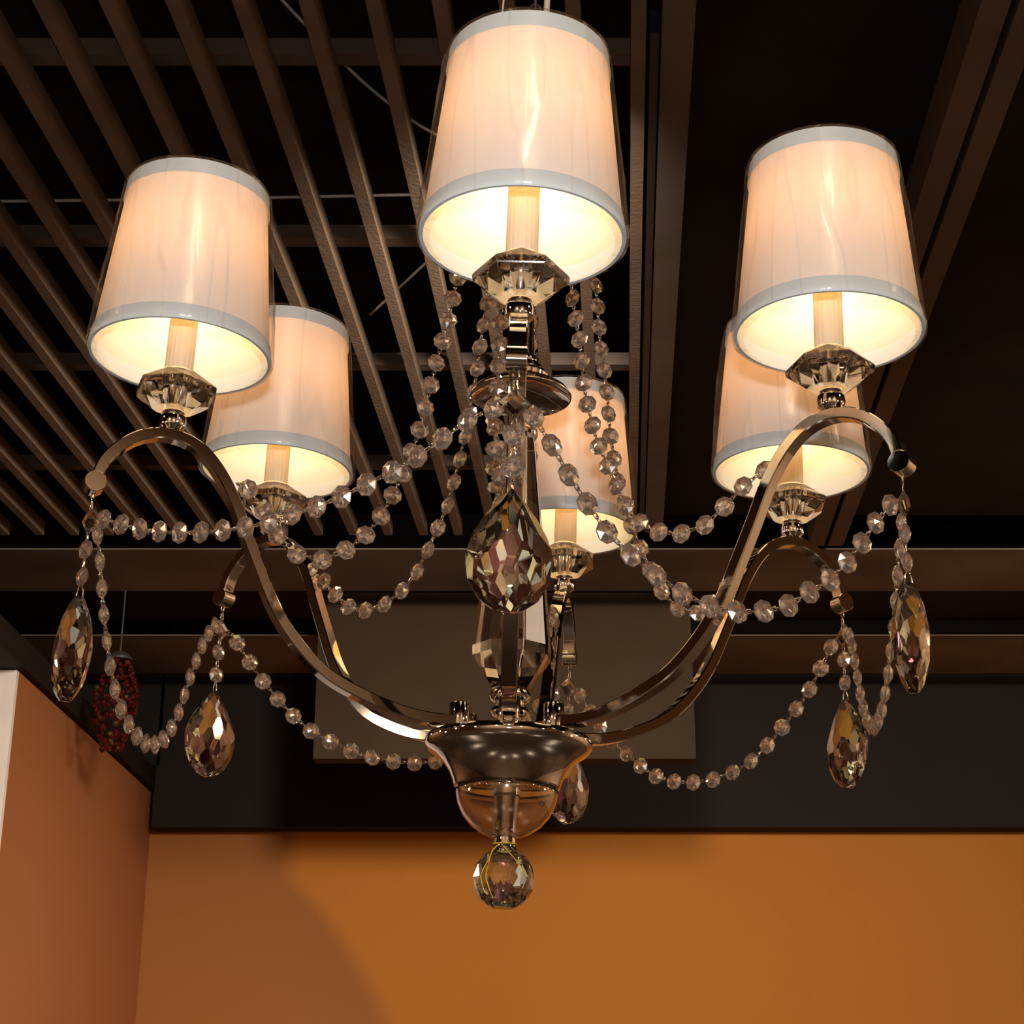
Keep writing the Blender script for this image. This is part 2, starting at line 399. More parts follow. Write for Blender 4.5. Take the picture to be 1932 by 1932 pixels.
# red beaded lamp far behind at the left
rl = bpy.data.objects.new('beaded_lamp', None); COL.objects.link(rl)
rl.location = (-1.55, YC + 6.3, ZC + 1.74)
tag(rl, 'small red beaded lamp hanging far behind at the left', 'lamp')
bm = bmesh.new(); lathe(bm, [(0, 0.0), (0.03, 0.0), (0.05, -0.02), (0.05, -0.03), (0, -0.03)], 24)
tube(bm, [(0, 0, 0), (0, 0, 0.42)], 0.004)
obj('lamp_frame', bm, BLACKWIRE, rl)
for m, nm, cnt in ((REDB, 'red_beads', 260), (AMBERB, 'amber_beads', 30)):
    bm = bmesh.new()
    for k in range(cnt):
        a = random.random() * 2 * PI; z = -0.03 - 0.36 * random.random()
        r = 0.02 + 0.060 * math.sin(min(1, (-z) / 0.36) * PI * 0.9)
        bmesh.ops.create_icosphere(bm, subdivisions=1, radius=random.uniform(0.007, 0.014), matrix=Matrix.Translation((r * math.cos(a), r * math.sin(a), z)))
    obj(nm, bm, m, rl)['kind'] = 'stuff'

# ---------------------------------------------------------------- chandelier
camw = cam_axes(PITCH, 0, 0)
camc = cam_axes(0.3549, -0.0032, 0.0373)
Rc = camw @ camc.transposed()                      # the chandelier hangs a couple of degrees off plumb
root = bpy.data.objects.new('chandelier', None); COL.objects.link(root)
rootM = Matrix.Translation(CAM) @ Rc.to_4x4() @ Matrix.Translation(-(Vector((0, -1.2662, -0.503))))
ZREF = -0.3525
root.matrix_world = rootM
tag(root, 'six arm chrome and crystal chandelier with lit pale fabric shades hanging in the foreground', 'chandelier')

PHI = -0.0985
DA = [0.0876, -0.0502, 0.0107, -0.0759, 0.0226, 0.0052]
DR = [0.0028, 0.0061, -0.0057, 0.0026, -0.0060, -0.0006]
DZ = [0.0049, -0.0083, 0.0016, -0.0043, 0.0034, 0.0027]
R0, RT, ZT = 0.28, 0.3319, -0.0606
ARM = [(0.036, -0.2135), (0.066, -0.2145), (0.092, -0.2105), (0.121, -0.2005), (0.147, -0.187), (0.170, -0.166), (0.189, -0.140),
       (0.204, -0.109), (0.216, -0.083), (0.228, -0.056), (0.243, -0.033), (0.260, -0.018), (0.280, -0.0125), (0.300, -0.0165), (0.316, -0.028), (0.327, -0.043), (RT, ZT)]
def ang(k): return -PI / 2 + PHI - k * PI / 3 + DA[k]
def sm(t): t = max(0, min(1, t)); return t * t * (3 - 2 * t)
def warp(k, r, z):
    s = sm((r - 0.05) / 0.2)
    return r + DR[k] * s, z + DZ[k] * s
def P(k, r, z, t=0.0):
    """point in arm k's own vertical plane, t metres to its side"""
    a = ang(k)
    return Vector((r * math.cos(a) - t * math.sin(a), r * math.sin(a) + t * math.cos(a), z))
def Rz(k, extra=0.0): return Matrix.Rotation(ang(k) + extra, 4, 'Z')

# -- shared part meshes
def part_copy(src, parent, M, name=None):
    o = src.copy(); o.parent = parent; o.matrix_parent_inverse = Matrix.Identity(4); o.matrix_local = M
    COL.objects.link(o); return o
MASTER = {}
def master(key, name, bm, m, smooth=False):
    me = bpy.data.meshes.new(name)
    bmesh.ops.recalc_face_normals(bm, faces=bm.faces)
    bm.to_mesh(me); bm.free(); me.materials.append(m)
    if smooth:
        me.shade_smooth()
        if smooth is not True: me.set_sharp_from_angle(angle=smooth)
    MASTER[key] = (name, me)
def put(key, parent, M=None, label=None):
    name, me = MASTER[key]
    o = bpy.data.objects.new(name, me); COL.objects.link(o); o.parent = parent
    o.matrix_local = M if M is not None else Matrix.Identity(4)
    if label: o['label'] = label
    return o
AS = math.radians(35)

# collar bead between arm and crystal cup
bm = bmesh.new(); lathe(bm, [(0, -0.0085), (0.0065, -0.008), (0.0098, -0.005), (0.0105, -0.001), (0.0098, 0.003), (0.0075, 0.0052), (0.0085, 0.0065), (0.0085, 0.0075), (0, 0.0078)], 32)
master('collar', 'collar', bm, CHROME, AS)
# faceted crystal cup: hexagonal, flared, twisted facets
def cup_bm():
    bm = bmesh.new()
    rings = []
    for (r, z, ph) in ((0.0150, 0.0085, 0), (0.0325, 0.0215, 0.0), (0.0330, 0.0265, 0.0), (0.0185, 0.0375, PI / 6)):
        rings.append([bm.verts.new((r * math.cos(ph + i * PI / 3), r * math.sin(ph + i * PI / 3), z)) for i in range(6)])
    ir = [[bm.verts.new((r * math.cos(i * PI / 3 + p), r * math.sin(i * PI / 3 + p), z)) for i in range(6)] for r, z, p in ((0.0082, 0.0375, PI / 6), (0.0082, 0.0085, 0))]
    A, B, C, D = rings
    for i in range(6):
        j = (i + 1) % 6
        bm.faces.new((A[i], A[j], B[j], B[i])); bm.faces.new((B[i], B[j], C[j], C[i]))
        bm.faces.new((C[i], C[j], D[i])); bm.faces.new((C[j], D[j], D[i]))
        bm.faces.new((D[i], D[j], ir[0][j], ir[0][i])); bm.faces.new((ir[0][i], ir[0][j], ir[1][j])); bm.faces.new((ir[0][i], ir[1][j], ir[1][i]))
        bm.faces.new((ir[1][i], ir[1][j], A[j], A[i]))
    bmesh.ops.bevel(bm, geom=[e for e in bm.edges if e.calc_length() > 0.012 and min(v.co.xy.length for v in e.verts) > 0.012], offset=0.0006, segments=1, affect='EDGES')
    return bm
master('cup', 'crystal_cup', cup_bm(), CUPGLASS)
bm = bmesh.new(); lathe(bm, [(0, 0.0078), (0.0068, 0.0078), (0.0062, 0.018), (0.0072, 0.030), (0.0076, 0.0378), (0.0122, 0.0382), (0.0128, 0.0395), (0.0122, 0.0410), (0.0112, 0.0412), (0, 0.0412)], 32)
master('core', 'cup_stem', bm, CHROME, AS)
# ribbed candle sleeve
bm = bmesh.new(); lathe(bm, [(0, 0.0413), (0.0108, 0.0413), (0.0108, 0.121), (0.0098, 0.121), (0.0098, 0.043), (0, 0.043)], 72, radial=lambda a, z: 1 + 0.022 * math.cos(a * 18))
master('sleeve', 'candle_sleeve', bm, SLEEVE, AS)
bm = bmesh.new(); lathe(bm, [(0, 0.075), (0.0055, 0.076), (0.0060, 0.1215), (0.011, 0.130), (0.0125, 0.139), (0.0095, 0.152), (0.004, 0.163), (0, 0.166)], 20)  # glowing stem added down inside the sleeve so the sleeve lights up
master('bulb', 'light_bulb', bm, BULB, True)
# shade
ZB, ZU, RB, RU = 0.0546, 0.1973, 0.0689, 0.0555
def rz(z): return RB + (RU - RB) * (z - ZB) / (ZU - ZB)
def shade_bm(seed):
    bm = bmesh.new()
    n = 144
    rows = [ZB + (ZU - ZB) * i / 10 for i in range(11)]
    def rr(a, z):
        return 1 + 0.0035 * noise.noise(Vector((math.cos(a) * 3.2, math.sin(a) * 3.2, seed * 3.1))) + 0.0012 * math.cos(a * 31 + seed)
    lathe(bm, [(rz(z), z) for z in rows], n, radial=rr)
    return bm
def band_bm(z0, z1):
    bm = bmesh.new()
    lathe(bm, [(rz(z0) - 0.0012, z0 - 0.0008), (rz(z0) + 0.0012, z0 - 0.0010), (rz(z0) + 0.0018, z0 + 0.0006), (rz(z0) + 0.0014, z0 + 0.003), (rz(z1) + 0.0013, z1 - 0.001), (rz(z1) + 0.0006, z1), (rz(z1) - 0.0004, z1), (rz(z0) - 0.0012, z0 + 0.002)], 96, close=True)
    return bm
master('bandlow', 'ribbon_trim', band_bm(ZB, ZB + 0.0125), RIBBON, math.radians(50))
bm = bmesh.new()
lathe(bm, [(rz(ZU) - 0.0012, ZU + 0.0008), (rz(ZU) + 0.0012, ZU + 0.001), (rz(ZU - 0.012) + 0.0016, ZU - 0.012), (rz(ZU) - 0.001, ZU - 0.003)], 96, close=True)
master('bandtop', 'ribbon_trim', bm, RIBBON, math.radians(50))
bm = bmesh.new()
for i in range(3):
    a = i * 2 * PI / 3
    tube(bm, [(0.010 * math.cos(a), 0.010 * math.sin(a), 0.172), (0.03 * math.cos(a), 0.03 * math.sin(a), 0.178), (0.054 * math.cos(a), 0.054 * math.sin(a), 0.190)], 0.0008)
tube(bm, [(0.010 * math.cos(t * PI / 8), 0.010 * math.sin(t * PI / 8), 0.172) for t in range(16)], 0.0008, closed=True)
tube(bm, [(0.011 * math.cos(t * PI / 8), 0.011 * math.sin(t * PI / 8), 0.150) for t in range(16)], 0.0008, closed=True)
for a in (0, PI): tube(bm, [(0.0105 * math.cos(a), 0.0105 * math.sin(a), 0.172), (0.0112 * math.cos(a), 0.0112 * math.sin(a), 0.150)], 0.0008)
master('spider', 'shade_holder', bm, CHROME, True)
def wrap_bm(seed):
    bm = bmesh.new()
    n = 120; rings = []
    prof = [(RB - 0.006, ZB - 0.0028, 0), (RB - 0.001, ZB - 0.0030, 0), (RB + 0.0028, ZB - 0.001, 0.4)]
    prof += [(rz(ZB + (ZU - ZB) * t) + 0.0028 + 0.0006 * math.sin(PI * t), ZB + (ZU - ZB) * t, 1.0) for t in (0.03, 0.12, 0.22, 0.32, 0.42, 0.52, 0.62, 0.72, 0.82, 0.92, 1.0)]
    prof += [(RU + 0.0018, ZU + 0.0030, 0.6), (RU - 0.003, ZU + 0.0042, 0.4)]
    for r, z, k in prof:
        rg = []
        for i in range(n):
            a = 2 * PI * i / n
            d = 0.0030 * max(0, noise.noise(Vector((math.cos(a + z * 4) * 5, math.sin(a + z * 4) * 5, seed * 7.3 + z * 9)))) \
                + 0.0016 * max(0, noise.noise(Vector((math.cos(a - z * 6) * 14, math.sin(a - z * 6) * 14, seed * 2.3 + z * 14))))
            r2 = r + k * d
            rg.append(bm.verts.new((r2 * math.cos(a), r2 * math.sin(a), z)))
        rings.append(rg)
    for A, B in zip(rings[:-1], rings[1:]):
        for i in range(n): bm.faces.new((A[i], A[(i + 1) % n], B[(i + 1) % n], B[i]))
    return bm

# octagonal crystal bead, local x along the string, z out of its face
def bead_bm(rad=0.0079):
    bm = bmesh.new()
    def ring(r, z, ph): return [bm.verts.new((r * math.cos(ph + i * PI / 4), r * math.sin(ph + i * PI / 4), z)) for i in range(8)]
    G1 = ring(rad, 0.0007, 0); G2 = ring(rad, -0.0007, 0)
    for sgn, G in ((1, G1), (-1, G2)):
        M_ = ring(rad * 0.52, sgn * 0.0031, PI / 8); c = bm.verts.new((0, 0, sgn * 0.0040))
        for i in range(8):
            j = (i + 1) % 8
            bm.faces.new((G[i], G[j], M_[i])); bm.faces.new((G[j], M_[j], M_[i])); bm.faces.new((M_[i], M_[j], c))
    for i in range(8):
        j = (i + 1) % 8; bm.faces.new((G1[i], G1[j], G2[j], G2[i]))
    return bm
master('bead', 'crystal_bead', bead_bm(), BEADGLASS)
master('smallbead', 'crystal_bead', bead_bm(0.0075), BEADGLASS)
# square connector crystal
def square_bm():
    bm = bmesh.new()
    s = 0.0110
    O = [bm.verts.new((s * math.cos(i * PI / 2), s * math.sin(i * PI / 2), 0)) for i in range(4)]
    for sg in (1, -1):
        I = [bm.verts.new((0.5 * s * math.cos(i * PI / 2 + PI / 4 * 0), 0.5 * s * math.sin(i * PI / 2), sg * 0.0032)) for i in range(4)]
        for i in range(4):
            j = (i + 1) % 4; bm.faces.new((O[i], O[j], I[j], I[i]))
        bm.faces.new(I)
    return bm
master('square', 'square_crystal', square_bm(), CRYSTAL)
# briolette drop: z up, y through its thickness, hangs from z = 0 down to -0.077
def drop_bm(H=0.0775, W=0.0268, T=0.0105):
    """flat facets cut tangent to a smooth almond: a lattice of diamonds on both faces"""
    HS = (0, .07, .20, .36, .55, .74, .89, .975, 1); WS = (.04, .27, .56, .83, 1, .92, .68, .34, .05)
    def Wf(h):
        h = max(0.0, min(1.0, h))
        for q in range(8):
            if h <= HS[q + 1]:
                f = (h - HS[q]) / (HS[q + 1] - HS[q]); return W * (WS[q] * (1 - f) + WS[q + 1] * f)
        return W * WS[8]
    def Tf(h): return 0.0012 + T * (max(0, 4 * h * (1 - h))) ** 0.62
    def F(x, y, h): return y / Tf(h) - (1 - (x / Wf(h)) ** 2)
    bm = bmesh.new(); box(bm, -0.04, 0.04, -0.02, 0.02, -H, 0)
    def cut(co, no):
        r = bmesh.ops.bisect_plane(bm, geom=bm.verts[:] + bm.edges[:] + bm.faces[:], plane_co=co, plane_no=no, clear_outer=True, dist=1e-7)
        ed = [e for e in r['geom_cut'] if isinstance(e, bmesh.types.BMEdge)]
        if ed: bmesh.ops.contextual_create(bm, geom=ed)
    for q in range(8):
        for sx in (1, -1):
            a = Vector((sx * W * WS[q], 0, -H * HS[q])); b = Vector((sx * W * WS[q + 1], 0, -H * HS[q + 1]))
            d = b - a; n = Vector((abs(d.z) * sx, 0, d.x * sx if q < 99 else 0))
            n = Vector((sx * -d.z, 0, sx * d.x))
            cut(a, n)
    rows = (.10, .22, .34, .46, .58, .70, .82, .92)
    for sy in (1, -1):
        for q, h in enumerate(rows):
            for c in ((-.62, 0.0, .62) if q % 2 else (-.88, -.31, .31, .88)):
                x = c * Wf(h); y = Tf(h) * (1 - c * c); e = 1e-4
                g = Vector(((F(x + e, y, h) - F(x - e, y, h)) / (2 * e), (F(x, y + e, h) - F(x, y - e, h)) / (2 * e), -(F(x, y, h + e * 8) - F(x, y, h - e * 8)) / (16 * e * H)))
                cut(Vector((x, sy * y, -H * h)), Vector((g.x, sy * g.y, g.z)))
    return bm
master('drop', 'crystal_drop', drop_bm(), CRYSTAL)

# -- arms with their lamps
TILT = [(0.0, 0.0)] * 6
for k in range(6):
    pts = [P(k, *warp(k, r, z)) for r, z in catmull([(r, 0, z) for r, z in ARM], 5) and [(v.x, v.z) for v in catmull([(r, 0, z) for r, z in ARM], 5)]]
    bm = bmesh.new()
    side = Vector((-math.sin(ang(k)), math.cos(ang(k)), 0))
    rings = []
    sec = []
    for (u, v) in ((1, 1), (-1, 1), (-1, -1), (1, -1)):      # rounded rectangular tube, 12 mm wide and 8.5 mm deep
        for q in range(2):
            a0 = math.atan2(v, u) - PI / 4 + q * PI / 2
            sec.append((u * (0.0060 - 0.0009) + 0.0009 * math.cos(a0), v * (0.0044 - 0.0009) + 0.0009 * math.sin(a0)))
    for i, p in enumerate(pts):
        t = (pts[min(i + 1, len(pts) - 1)] - pts[max(i - 1, 0)]).normalized()
        nn = side.cross(t).normalized()
        rings.append([bm.verts.new(p + side * u + nn * v) for u, v in sec])
    for A, B in zip(rings[:-1], rings[1:]):
        for q in range(len(sec)): bm.faces.new((A[q], A[(q + 1) % len(sec)], B[(q + 1) % len(sec)], B[q]))
    bm.faces.new(rings[0]); bm.faces.new(rings[-1])
    arm = obj('arm', bm, CHROME, root, AS)
    tr, tz = warp(k, RT, ZT)
    # round end disc, axis across the arm
    bm = bmesh.new()
    M = Matrix.Translation(P(k, tr, tz)) @ Rz(k) @ Matrix.Rotation(PI / 2, 4, 'X')
    lathe(bm, [(0, -0.0068), (0.0078, -0.0068), (0.0083, -0.0063), (0.0083, 0.0063), (0.0078, 0.0068), (0, 0.0068)], 32, M=M)
    obj('end_disc', bm, CHROME, arm, AS)
    bm = bmesh.new()
    lathe(bm, [(0, -0.2213), (0.0078, -0.2213), (0.0082, -0.220), (0.0082, -0.2000), (0.0076, -0.1990), (0, -0.1990)], 28, M=Matrix.Translation(P(k, 0.0415, 0)))
    obj('arm_post', bm, CHROME, arm, AS)
    L = Matrix.Translation(P(k, R0 + DR[k], DZ[k]))
    cupf = put('cup', root, L @ Rz(k, (PI / 6, 0.5, 0.3, 0.1, 0.0, 0.35)[k]))
    put('collar', root, L)
    put('core', cupf, Rz(0, 0))
    sl = put('sleeve', root, L)
    put('bulb', root, L)
    TL = L @ Matrix.Rotation(TILT[k][0], 4, 'X') @ Matrix.Rotation(TILT[k][1], 4, 'Y')
    sh = obj('lamp_shade', shade_bm(k), FABRIC, root, True); sh.matrix_local = TL
    put('bandlow', sh); put('bandtop', sh); put('spider', sh)
    obj('plastic_wrap', wrap_bm(k), FILM, sh, True)

# -- hanging pendants at the arm ends
TWIST = [0.12, 0.32, -0.20, 0.75, 0.05, 0.10]
def wire_loop(bm, a, b, hw, r=0.00045, nrm=Vector((0, 1, 0))):
    d = b - a; s = d.cross(nrm)
    s = s.normalized() * hw if s.length > 1e-6 else Vector((hw, 0, 0))
    path = [a, a + d * 0.2 + s, a + d * 0.8 + s, b, a + d * 0.8 - s, a + d * 0.2 - s]
    tube(bm, path, r, 4, closed=True)
for k in range(6):
    tr, tz = warp(k, RT, ZT)
    T = P(k, tr, tz - 0.008)
    lean = Vector((math.cos(ang(k)), math.sin(ang(k)), 0)) * 0.0
    def D(dz): return Vector((T.x, T.y, tz + dz))
    fac = Rz(k, PI / 2 + TWIST[k])            # local y of the drop points outwards
    nv = (Rz(k, TWIST[k]) @ Vector((1, 0, 0)))
    bm = bmesh.new()
    side_v = Vector((0, 0, 1)).cross(nv)
    wire_loop(bm, D(-0.007), D(-0.0135), 0.0016, 0.0006, nv)
    wire_loop(bm, D(-0.0125), D(-0.0225), 0.0012, 0.0005, nv)
    wire_loop(bm, D(-0.0385), D(-0.0455), 0.0012, 0.0005, nv)
    wire_loop(bm, D(-0.0585), D(-0.0665), 0.0012, 0.0005, nv)
    # pinch clip holding the drop
    tube(bm, [D(-0.0785), D(-0.083) + nv * 0.0022, D(-0.0935) + nv * 0.0030], 0.0006, 4)
    tube(bm, [D(-0.0785), D(-0.083) - nv * 0.0022, D(-0.0935) - nv * 0.0030], 0.0006, 4)
    tube(bm, [D(-0.0935) + nv * 0.0034, D(-0.0935) - nv * 0.0034], 0.0005, 4)
    pw = obj('pendant_chain', bm, CHROME, root, True)
    F = frame(Vector((0, 0, -1)), nv)
    put('square', pw, Matrix.Translation(D(-0.0305)) @ F)
    put('smallbead', pw, Matrix.Translation(D(-0.0520)) @ frame(Vector((0, 0, -1)), (Rz(k, TWIST[k] + 0.2) @ Vector((1, 0, 0)))))
    put('smallbead', pw, Matrix.Translation(D(-0.0730)) @ F)
    put('drop', root, Matrix.Translation(D(-0.0885)) @ fac)

# -- strings of beads
def curve_resample(pts):
    C_ = [0.0]
    for a, b in zip(pts[:-1], pts[1:]): C_.append(C_[-1] + (b - a).length)
    def at(s):
        s = max(0, min(C_[-1], s))
        for i in range(len(pts) - 1):
            if s <= C_[i + 1] + 1e-12:
                t = (s - C_[i]) / max(1e-9, C_[i + 1] - C_[i])
                return pts[i].lerp(pts[i + 1], t), (pts[i + 1] - pts[i]).normalized()
        return pts[-1], (pts[-1] - pts[-2]).normalized()
    return C_[-1], at
def bead_string(ctrl, nrm, rnd=0.22, pitch=0.0207, lead=0.0095, twist0=0.0):
    pts = catmull(ctrl, 12)
    L, at = curve_resample(pts)
    n = max(2, round((L - 2 * lead) / pitch) + 1)
    step = (L - 2 * lead) / (n - 1)
    pos = [at(lead + i * step) for i in range(n)]
    bm = bmesh.new()
    a0 = at(0)[0]; a1 = at(L)[0]
    ends = [a0] + [p for p, _ in pos] + [a1]
    rad = 0.0071
    for i in range(len(ends) - 1):
        a, b = ends[i], ends[i + 1]; d = (b - a).normalized()
        p0 = a if i == 0 else a + d * rad
        p1 = b if i == len(ends) - 2 else b - d * rad
        if (p1 - p0).length < 0.002: continue
        mid = (p0 + p1) / 2
        wire_loop(bm, p0 - d * 0.001, mid + d * 0.0012, 0.0013, 0.00045, nrm)
        wire_loop(bm, mid - d * 0.0012, p1 + d * 0.001, 0.0013, 0.00045, nrm.cross(d))
        bmesh.ops.create_icosphere(bm, subdivisions=1, radius=0.0011, matrix=Matrix.Translation(mid))
    st = obj('bead_string', bm, CHROME, root, True)
    tw = twist0
    for p, t in pos:
        tw = 0.6 * tw + 0.4 * twist0 + random.uniform(-rnd, rnd)
        z = Matrix.Rotation(tw, 4, t) @ nrm
        put('bead', st, Matrix.Translation(p) @ frame(t, z))
    return st
def tipP(k):
    tr, tz = warp(k, RT, ZT); return P(k, tr, tz)
def swag(i, j, prof, rnd=0.2, tw=0.0):
    """prof: (fraction along, height in chandelier frame)"""
    A, B = tipP(i), tipP(j)
    u = Vector((B.x - A.x, B.y - A.y, 0)); Lh = u.length; u.normalize()
    n = Vector((-u.y, u.x, 0))
    ctrl = [Vector((A.x, A.y, 0)) + u * (f * Lh) + Vector((0, 0, z)) for f, z in prof]
    bead_string(ctrl, n, rnd, twist0=tw)
swag(0, 1, [(0.016, -0.086), (0.035, -0.086), (0.072, -0.0865), (0.124, -0.095), (0.224, -0.111), (0.276, -0.116), (0.381, -0.125), (0.483, -0.129), (0.551, -0.131), (0.643, -0.129), (0.745, -0.124), (0.857, -0.114), (0.953, -0.101), (0.985, -0.098)])
swag(0, 5, [(0.018, -0.086), (0.047, -0.093), (0.092, -0.110), (0.130, -0.126), (0.171, -0.141), (0.219, -0.157), (0.282, -0.170), (0.339, -0.179), (0.397, -0.187), (0.469, -0.192), (0.535, -0.192), (0.602, -0.188), (0.665, -0.181), (0.721, -0.169), (0.780, -0.157), (0.825, -0.143), (0.864, -0.129), (0.904, -0.112), (0.952, -0.094), (0.985, -0.086)], 0.12)
swag(1, 2, [(0.03, -0.098), (0.06, -0.105), (0.105, -0.130), (0.163, -0.162), (0.243, -0.195), (0.32, -0.214), (0.40, -0.224), (0.49, -0.229), (0.573, -0.226), (0.66, -0.212), (0.73, -0.186), (0.79, -0.150), (0.86, -0.116), (0.93, -0.094), (0.98, -0.086)])
swag(2, 3, [(0.03, -0.092), (0.06, -0.106), (0.129, -0.134), (0.200, -0.157), (0.267, -0.173), (0.386, -0.187), (0.504, -0.191), (0.60, -0.187), (0.72, -0.172), (0.83, -0.145), (0.92, -0.115), (0.97, -0.097)])
swag(3, 4, [(0.03, -0.098), (0.08, -0.120), (0.15, -0.147), (0.249, -0.174), (0.349, -0.195), (0.446, -0.203), (0.559, -0.203), (0.679, -0.191), (0.78, -0.166), (0.889, -0.130), (0.954, -0.098), (0.98, -0.089)])
swag(4, 5, [(0.03, -0.088), (0.10, -0.096), (0.16, -0.112), (0.21, -0.135), (0.28, -0.168), (0.36, -0.192), (0.45, -0.204), (0.53, -0.206), (0.61, -0.200), (0.69, -0.186), (0.77, -0.165), (0.86, -0.135), (0.93, -0.108), (0.98, -0.090)])
INNER = {
    1: [(0.050, 0.262), (0.056, 0.205), (0.063, 0.162), (0.070, 0.118), (0.078, 0.078), (0.085, 0.038), (0.090, 0.013), (0.103, -0.028), (0.112, -0.048), (0.120, -0.066), (0.135, -0.083), (0.151, -0.096), (0.170, -0.102), (0.191, -0.093), (0.208, -0.070), (0.222, -0.054), (0.232, -0.050)],
    5: [(0.044, 0.262), (0.046, 0.205), (0.049, 0.151), (0.054, 0.126), (0.058, 0.104), (0.064, 0.059), (0.077, 0.012), (0.089, -0.014), (0.109, -0.056), (0.137, -0.076), (0.160, -0.079), (0.180, -0.073), (0.201, -0.055), (0.219, -0.043), (0.234, -0.041)],
    4: [(0.050, 0.262), (0.062, 0.22), (0.070, 0.191), (0.074, 0.148), (0.081, 0.103), (0.088, 0.045), (0.102, -0.011), (0.119, -0.047), (0.141, -0.081), (0.165, -0.094), (0.190, -0.080), (0.206, -0.062), (0.218, -0.054), (0.229, -0.051)],
    2: [(0.038, 0.262), (0.039, 0.20), (0.041, 0.164), (0.045, 0.135), (0.048, 0.100), (0.054, 0.061), (0.061, 0.028), (0.074, -0.020), (0.087, -0.042), (0.094, -0.059), (0.107, -0.076), (0.126, -0.090), (0.149, -0.096), (0.172, -0.091), (0.192, -0.075), (0.209, -0.058), (0.219, -0.050), (0.231, -0.048)],
}
AVG = [(0.045, 0.262), (0.050, 0.205), (0.056, 0.160), (0.062, 0.115), (0.068, 0.07), (0.077, 0.03), (0.090, -0.012), (0.104, -0.045), (0.122, -0.072), (0.145, -0.090), (0.168, -0.094), (0.190, -0.080), (0.207, -0.062), (0.220, -0.053), (0.231, -0.049)]
for k in range(6):
    c = INNER.get(k, AVG)
    off = {0: -0.018, 3: 0.0}.get(k, 0.0)
    ctrl = [P(k, r, z, off * sm((z + 0.14) / 0.12)) for r, z in c]
    nn = Vector((-math.sin(ang(k)), math.cos(ang(k)), 0))
    if k == 0: nn = Vector((0.35, 1, 0)).normalized()
    bead_string(ctrl, nn, 0.2)

# -- centre
def centre(name, prof, m, n=64, smooth=AS, close=False, parent=root, phase=0.0, label=None):
    bm = bmesh.new(); lathe(bm, prof, n, close=close, phase=phase)
    return obj(name, bm, m, parent, smooth, label)
centre('base_dish', [(0, -0.2215), (0.060, -0.2215), (0.0640, -0.2230), (0.0655, -0.2265), (0.0650, -0.2300), (0.0620, -0.2335), (0.0560, -0.2375), (0.0500, -0.2425), (0.0455, -0.2490), (0.0425, -0.2560), (0.0412, -0.2605), (0.0400, -0.2612), (0, -0.2612)], CHROME, 96)
outer = [(0.0398, -0.2616), (0.0396, -0.2660), (0.0378, -0.2740), (0.0335, -0.2830), (0.0270, -0.2905), (0.0190, -0.2960), (0.0120, -0.2988), (0.0086, -0.2994)]
inner = [(0.0086, -0.2975), (0.0118, -0.2965), (0.0180, -0.2938), (0.0255, -0.2886), (0.0317, -0.2816), (0.0358, -0.2732), (0.0375, -0.2660), (0.0378, -0.2616)]
centre('glass_bowl', outer + inner, CLEAR, 80, True, close=True)
centre('bowl_tube', [(0, -0.2614), (0.0105, -0.2614), (0.0105, -0.2680), (0.0098, -0.2684), (0.0088, -0.2800), (0.0082, -0.2960), (0.0080, -0.3000), (0.0083, -0.3030), (0.0080, -0.3045), (0.0090, -0.3080), (0.0115, -0.3115), (0.0124, -0.3140), (0, -0.3120)], CHROME, 40)
bm = bmesh.new()      # cut ball
nl = 7; n = 14; rings = []
for q in range(nl):
    th = PI * (q + 1) / (nl + 1)
    rings.append([bm.verts.new((0.0236 * math.sin(th) * math.cos(2 * PI * (i + 0.5 * (q % 2)) / n), 0.0236 * math.sin(th) * math.sin(2 * PI * (i + 0.5 * (q % 2)) / n), -0.3302 + 0.0236 * math.cos(th))) for i in range(n)])
for q in range(nl - 1):
    A, B = rings[q], rings[q + 1]
    for i in range(n):
        j = (i + 1) % n
        if q % 2 == 0: bm.faces.new((A[i], A[j], B[i])); bm.faces.new((A[j], B[j], B[i]))
        else: bm.faces.new((A[i], B[j], B[i])); bm.faces.new((A[i], A[j], B[j]))
bm.faces.new(rings[0]); bm.faces.new(rings[-1])
ball = obj('crystal_ball', bm, CRYSTAL, root)
bm = bmesh.new()
Rb = 0.0243; cz = -0.3302
def onball(az, el): return Vector((Rb * math.cos(el) * math.cos(az), Rb * math.cos(el) * math.sin(az), cz + Rb * math.sin(el)))
tube(bm, catmull([(-0.004, -0.0085, -0.305), (-0.009, -0.0135, -0.3115), onball(-2.15, 0.45), onball(-2.35, 0.0), onball(-2.30, -0.45), onball(-2.2, -0.62)], 6), 0.0004, 5)
tube(bm, catmull([(-0.004, -0.0085, -0.305), (-0.0095, -0.0130, -0.3115), onball(-2.10, 0.40), onball(-2.15, -0.05), onball(-2.05, -0.5), onball(-2.0, -0.75)], 6), 0.0004, 5)
tube(bm, catmull([(-0.003, -0.0088, -0.305), (0.002, -0.0135, -0.311), onball(-1.20, 0.55), onball(-0.95, 0.2), onball(-0.80, -0.05)], 6), 0.0004, 5)
tube(bm, [(0.0092 * math.cos(t * PI / 10), 0.0092 * math.sin(t * PI / 10), -0.3045) for t in range(20)], 0.0005, 5, closed=True)
obj('yellow_thread', bm, YELLOW, root, True)
centre('crystal_column', [(0.0035, 0.0340), (0.0125, 0.0340), (0.0140, 0.0250), (0.0225, -0.050), (0.0290, -0.118), (0.0325, -0.150), (0.0320, -0.158), (0.0150, -0.1830), (0.0035, -0.1830)], CUPGLASS, 8, False, close=True, phase=0.25)
